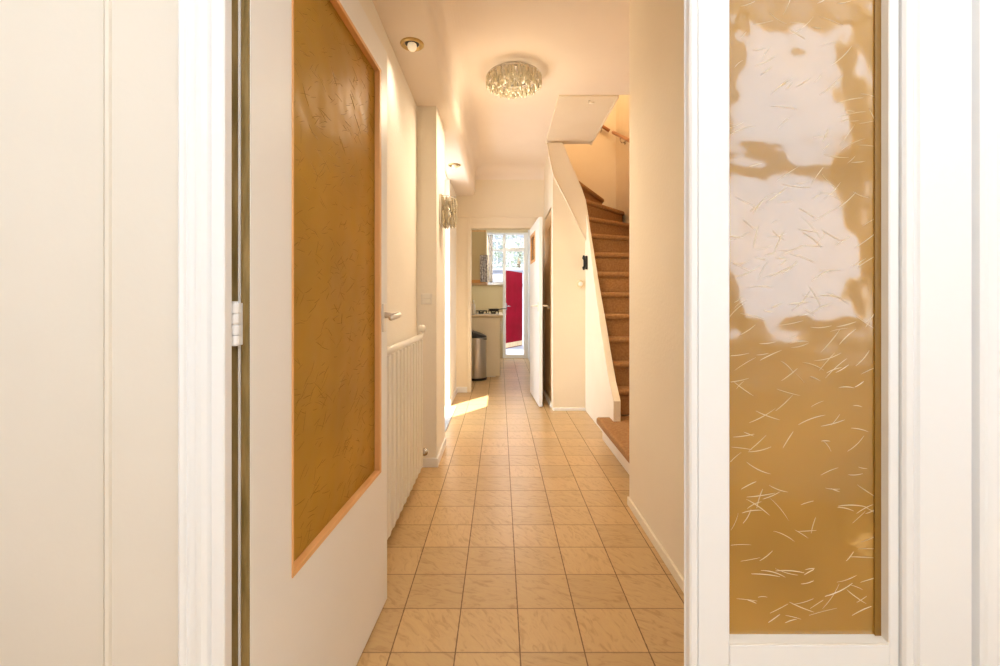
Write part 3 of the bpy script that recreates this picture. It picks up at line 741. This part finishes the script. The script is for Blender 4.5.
for k in range(1500):
    a = rnd.random() * 6.28; rr = rnd.random() ** .5 * 1.35; z = 3.2 + rnd.gauss(0, .55)
    c = Vector((rr * math.cos(a), rr * math.sin(a) * .8, z)); s = rnd.uniform(.05, .10)
    m3 = Matrix.Rotation(rnd.random() * 6.28, 3, Vector((rnd.gauss(0, 1), rnd.gauss(0, 1), rnd.gauss(0, 1))).normalized())
    vs = [b.verts.new(c + m3 @ Vector(p)) for p in ((-s, 0, 0), (0, -s * .45, .01), (s, 0, 0), (0, s * .45, .01))]
    b.faces.new(vs)
obj('foliage', b, 'leaf', TR)

# ================================================================== LIGHT
def light(name, typ, loc, power, col, size=.1, rot=None, parent=None, **kw):
    d = bpy.data.lights.new(name, typ); d.energy = power; d.color = col
    if typ == 'AREA':
        d.size = size
        if 'size_y' in kw: d.shape = 'RECTANGLE'; d.size_y = kw['size_y']
    elif typ in ('POINT', 'SPOT'): d.shadow_soft_size = size
    if typ == 'SPOT': d.spot_size = R(kw.get('angle', 110)); d.spot_blend = .8
    if typ == 'SUN': d.angle = R(kw.get('ang', .6))
    o = bpy.data.objects.new(name, d); C.objects.link(o); o.location = loc
    if rot: o.rotation_euler = rot
    return o
WARM = (1, .81, .57)
light('ceiling_lamp_fill', 'SPOT', (.10, 3.19, 2.56), 54, WARM, .16, angle=160)  # added warm fill below the ceiling lamp, which is itself unlit
light('ceiling_lamp_glow_fill', 'POINT', (.10, 3.19, 2.50), 4.5, WARM, .14)  # weak added fill at the unlit lamp, reaches the ceiling
light('spotlight_fill', 'SPOT', (-.448, 2.268, 2.36), 8, (1, .86, .68), .12, angle=125)  # added fill under the near spotlight, whose bulb is off
light('spotlight_fill', 'SPOT', (-.437, 4.256, 2.36), 4, WARM, .12, angle=100)  # added fill under the far spotlight, also off
light('upstairs_fill', 'POINT', (1.05, 4.6, 4.4), 24, (1, .76, .48), .2)  # unseen fill added at the top of the stairwell
light('front_room_fill', 'POINT', (.62, -.55, 2.5), 15, (.97, .97, 1), .2)  # unseen fill added to brighten the white frames and panelling
light('kitchen_fill', 'POINT', (.25, 7.2, 2.4), 17, (1, .90, .76), .15)  # unseen fill added to brighten the kitchen cabinets
# sun
d = Vector((.58, .81, 0)).normalized() * math.cos(R(63)); d.z = -math.sin(R(63))
sun = light('sun', 'SUN', (-5, 0, 8), 14, (1, .95, .86), ang=.5)
sun.rotation_euler = d.to_track_quat('-Z', 'Y').to_euler()

w = bpy.data.worlds.new('world'); S.world = w; w.use_nodes = True
wn = w.node_tree.nodes; wl = w.node_tree.links
bg = wn['Background']; bg.inputs['Strength'].default_value = 3.7
bg.inputs['Color'].default_value = (.80, .89, 1, 1)

# ================================================================== CAMERA
cd = bpy.data.cameras.new('camera'); cam = bpy.data.objects.new('camera', cd); C.objects.link(cam)
cam.location = (0, 0, 1.1); cam.rotation_euler = (R(90), 0, 0)
cd.sensor_width = 36; cd.sensor_fit = 'HORIZONTAL'; cd.lens = 445 / 1000 * 36; cd.shift_y = -.03; cd.clip_start = .02
S.camera = cam
S.view_settings.view_transform = 'Standard'; S.view_settings.look = 'None'
S.view_settings.exposure = .36; S.view_settings.gamma = 1; S.view_settings.use_curve_mapping = False
S.cycles.max_bounces = 10; S.cycles.diffuse_bounces = 6
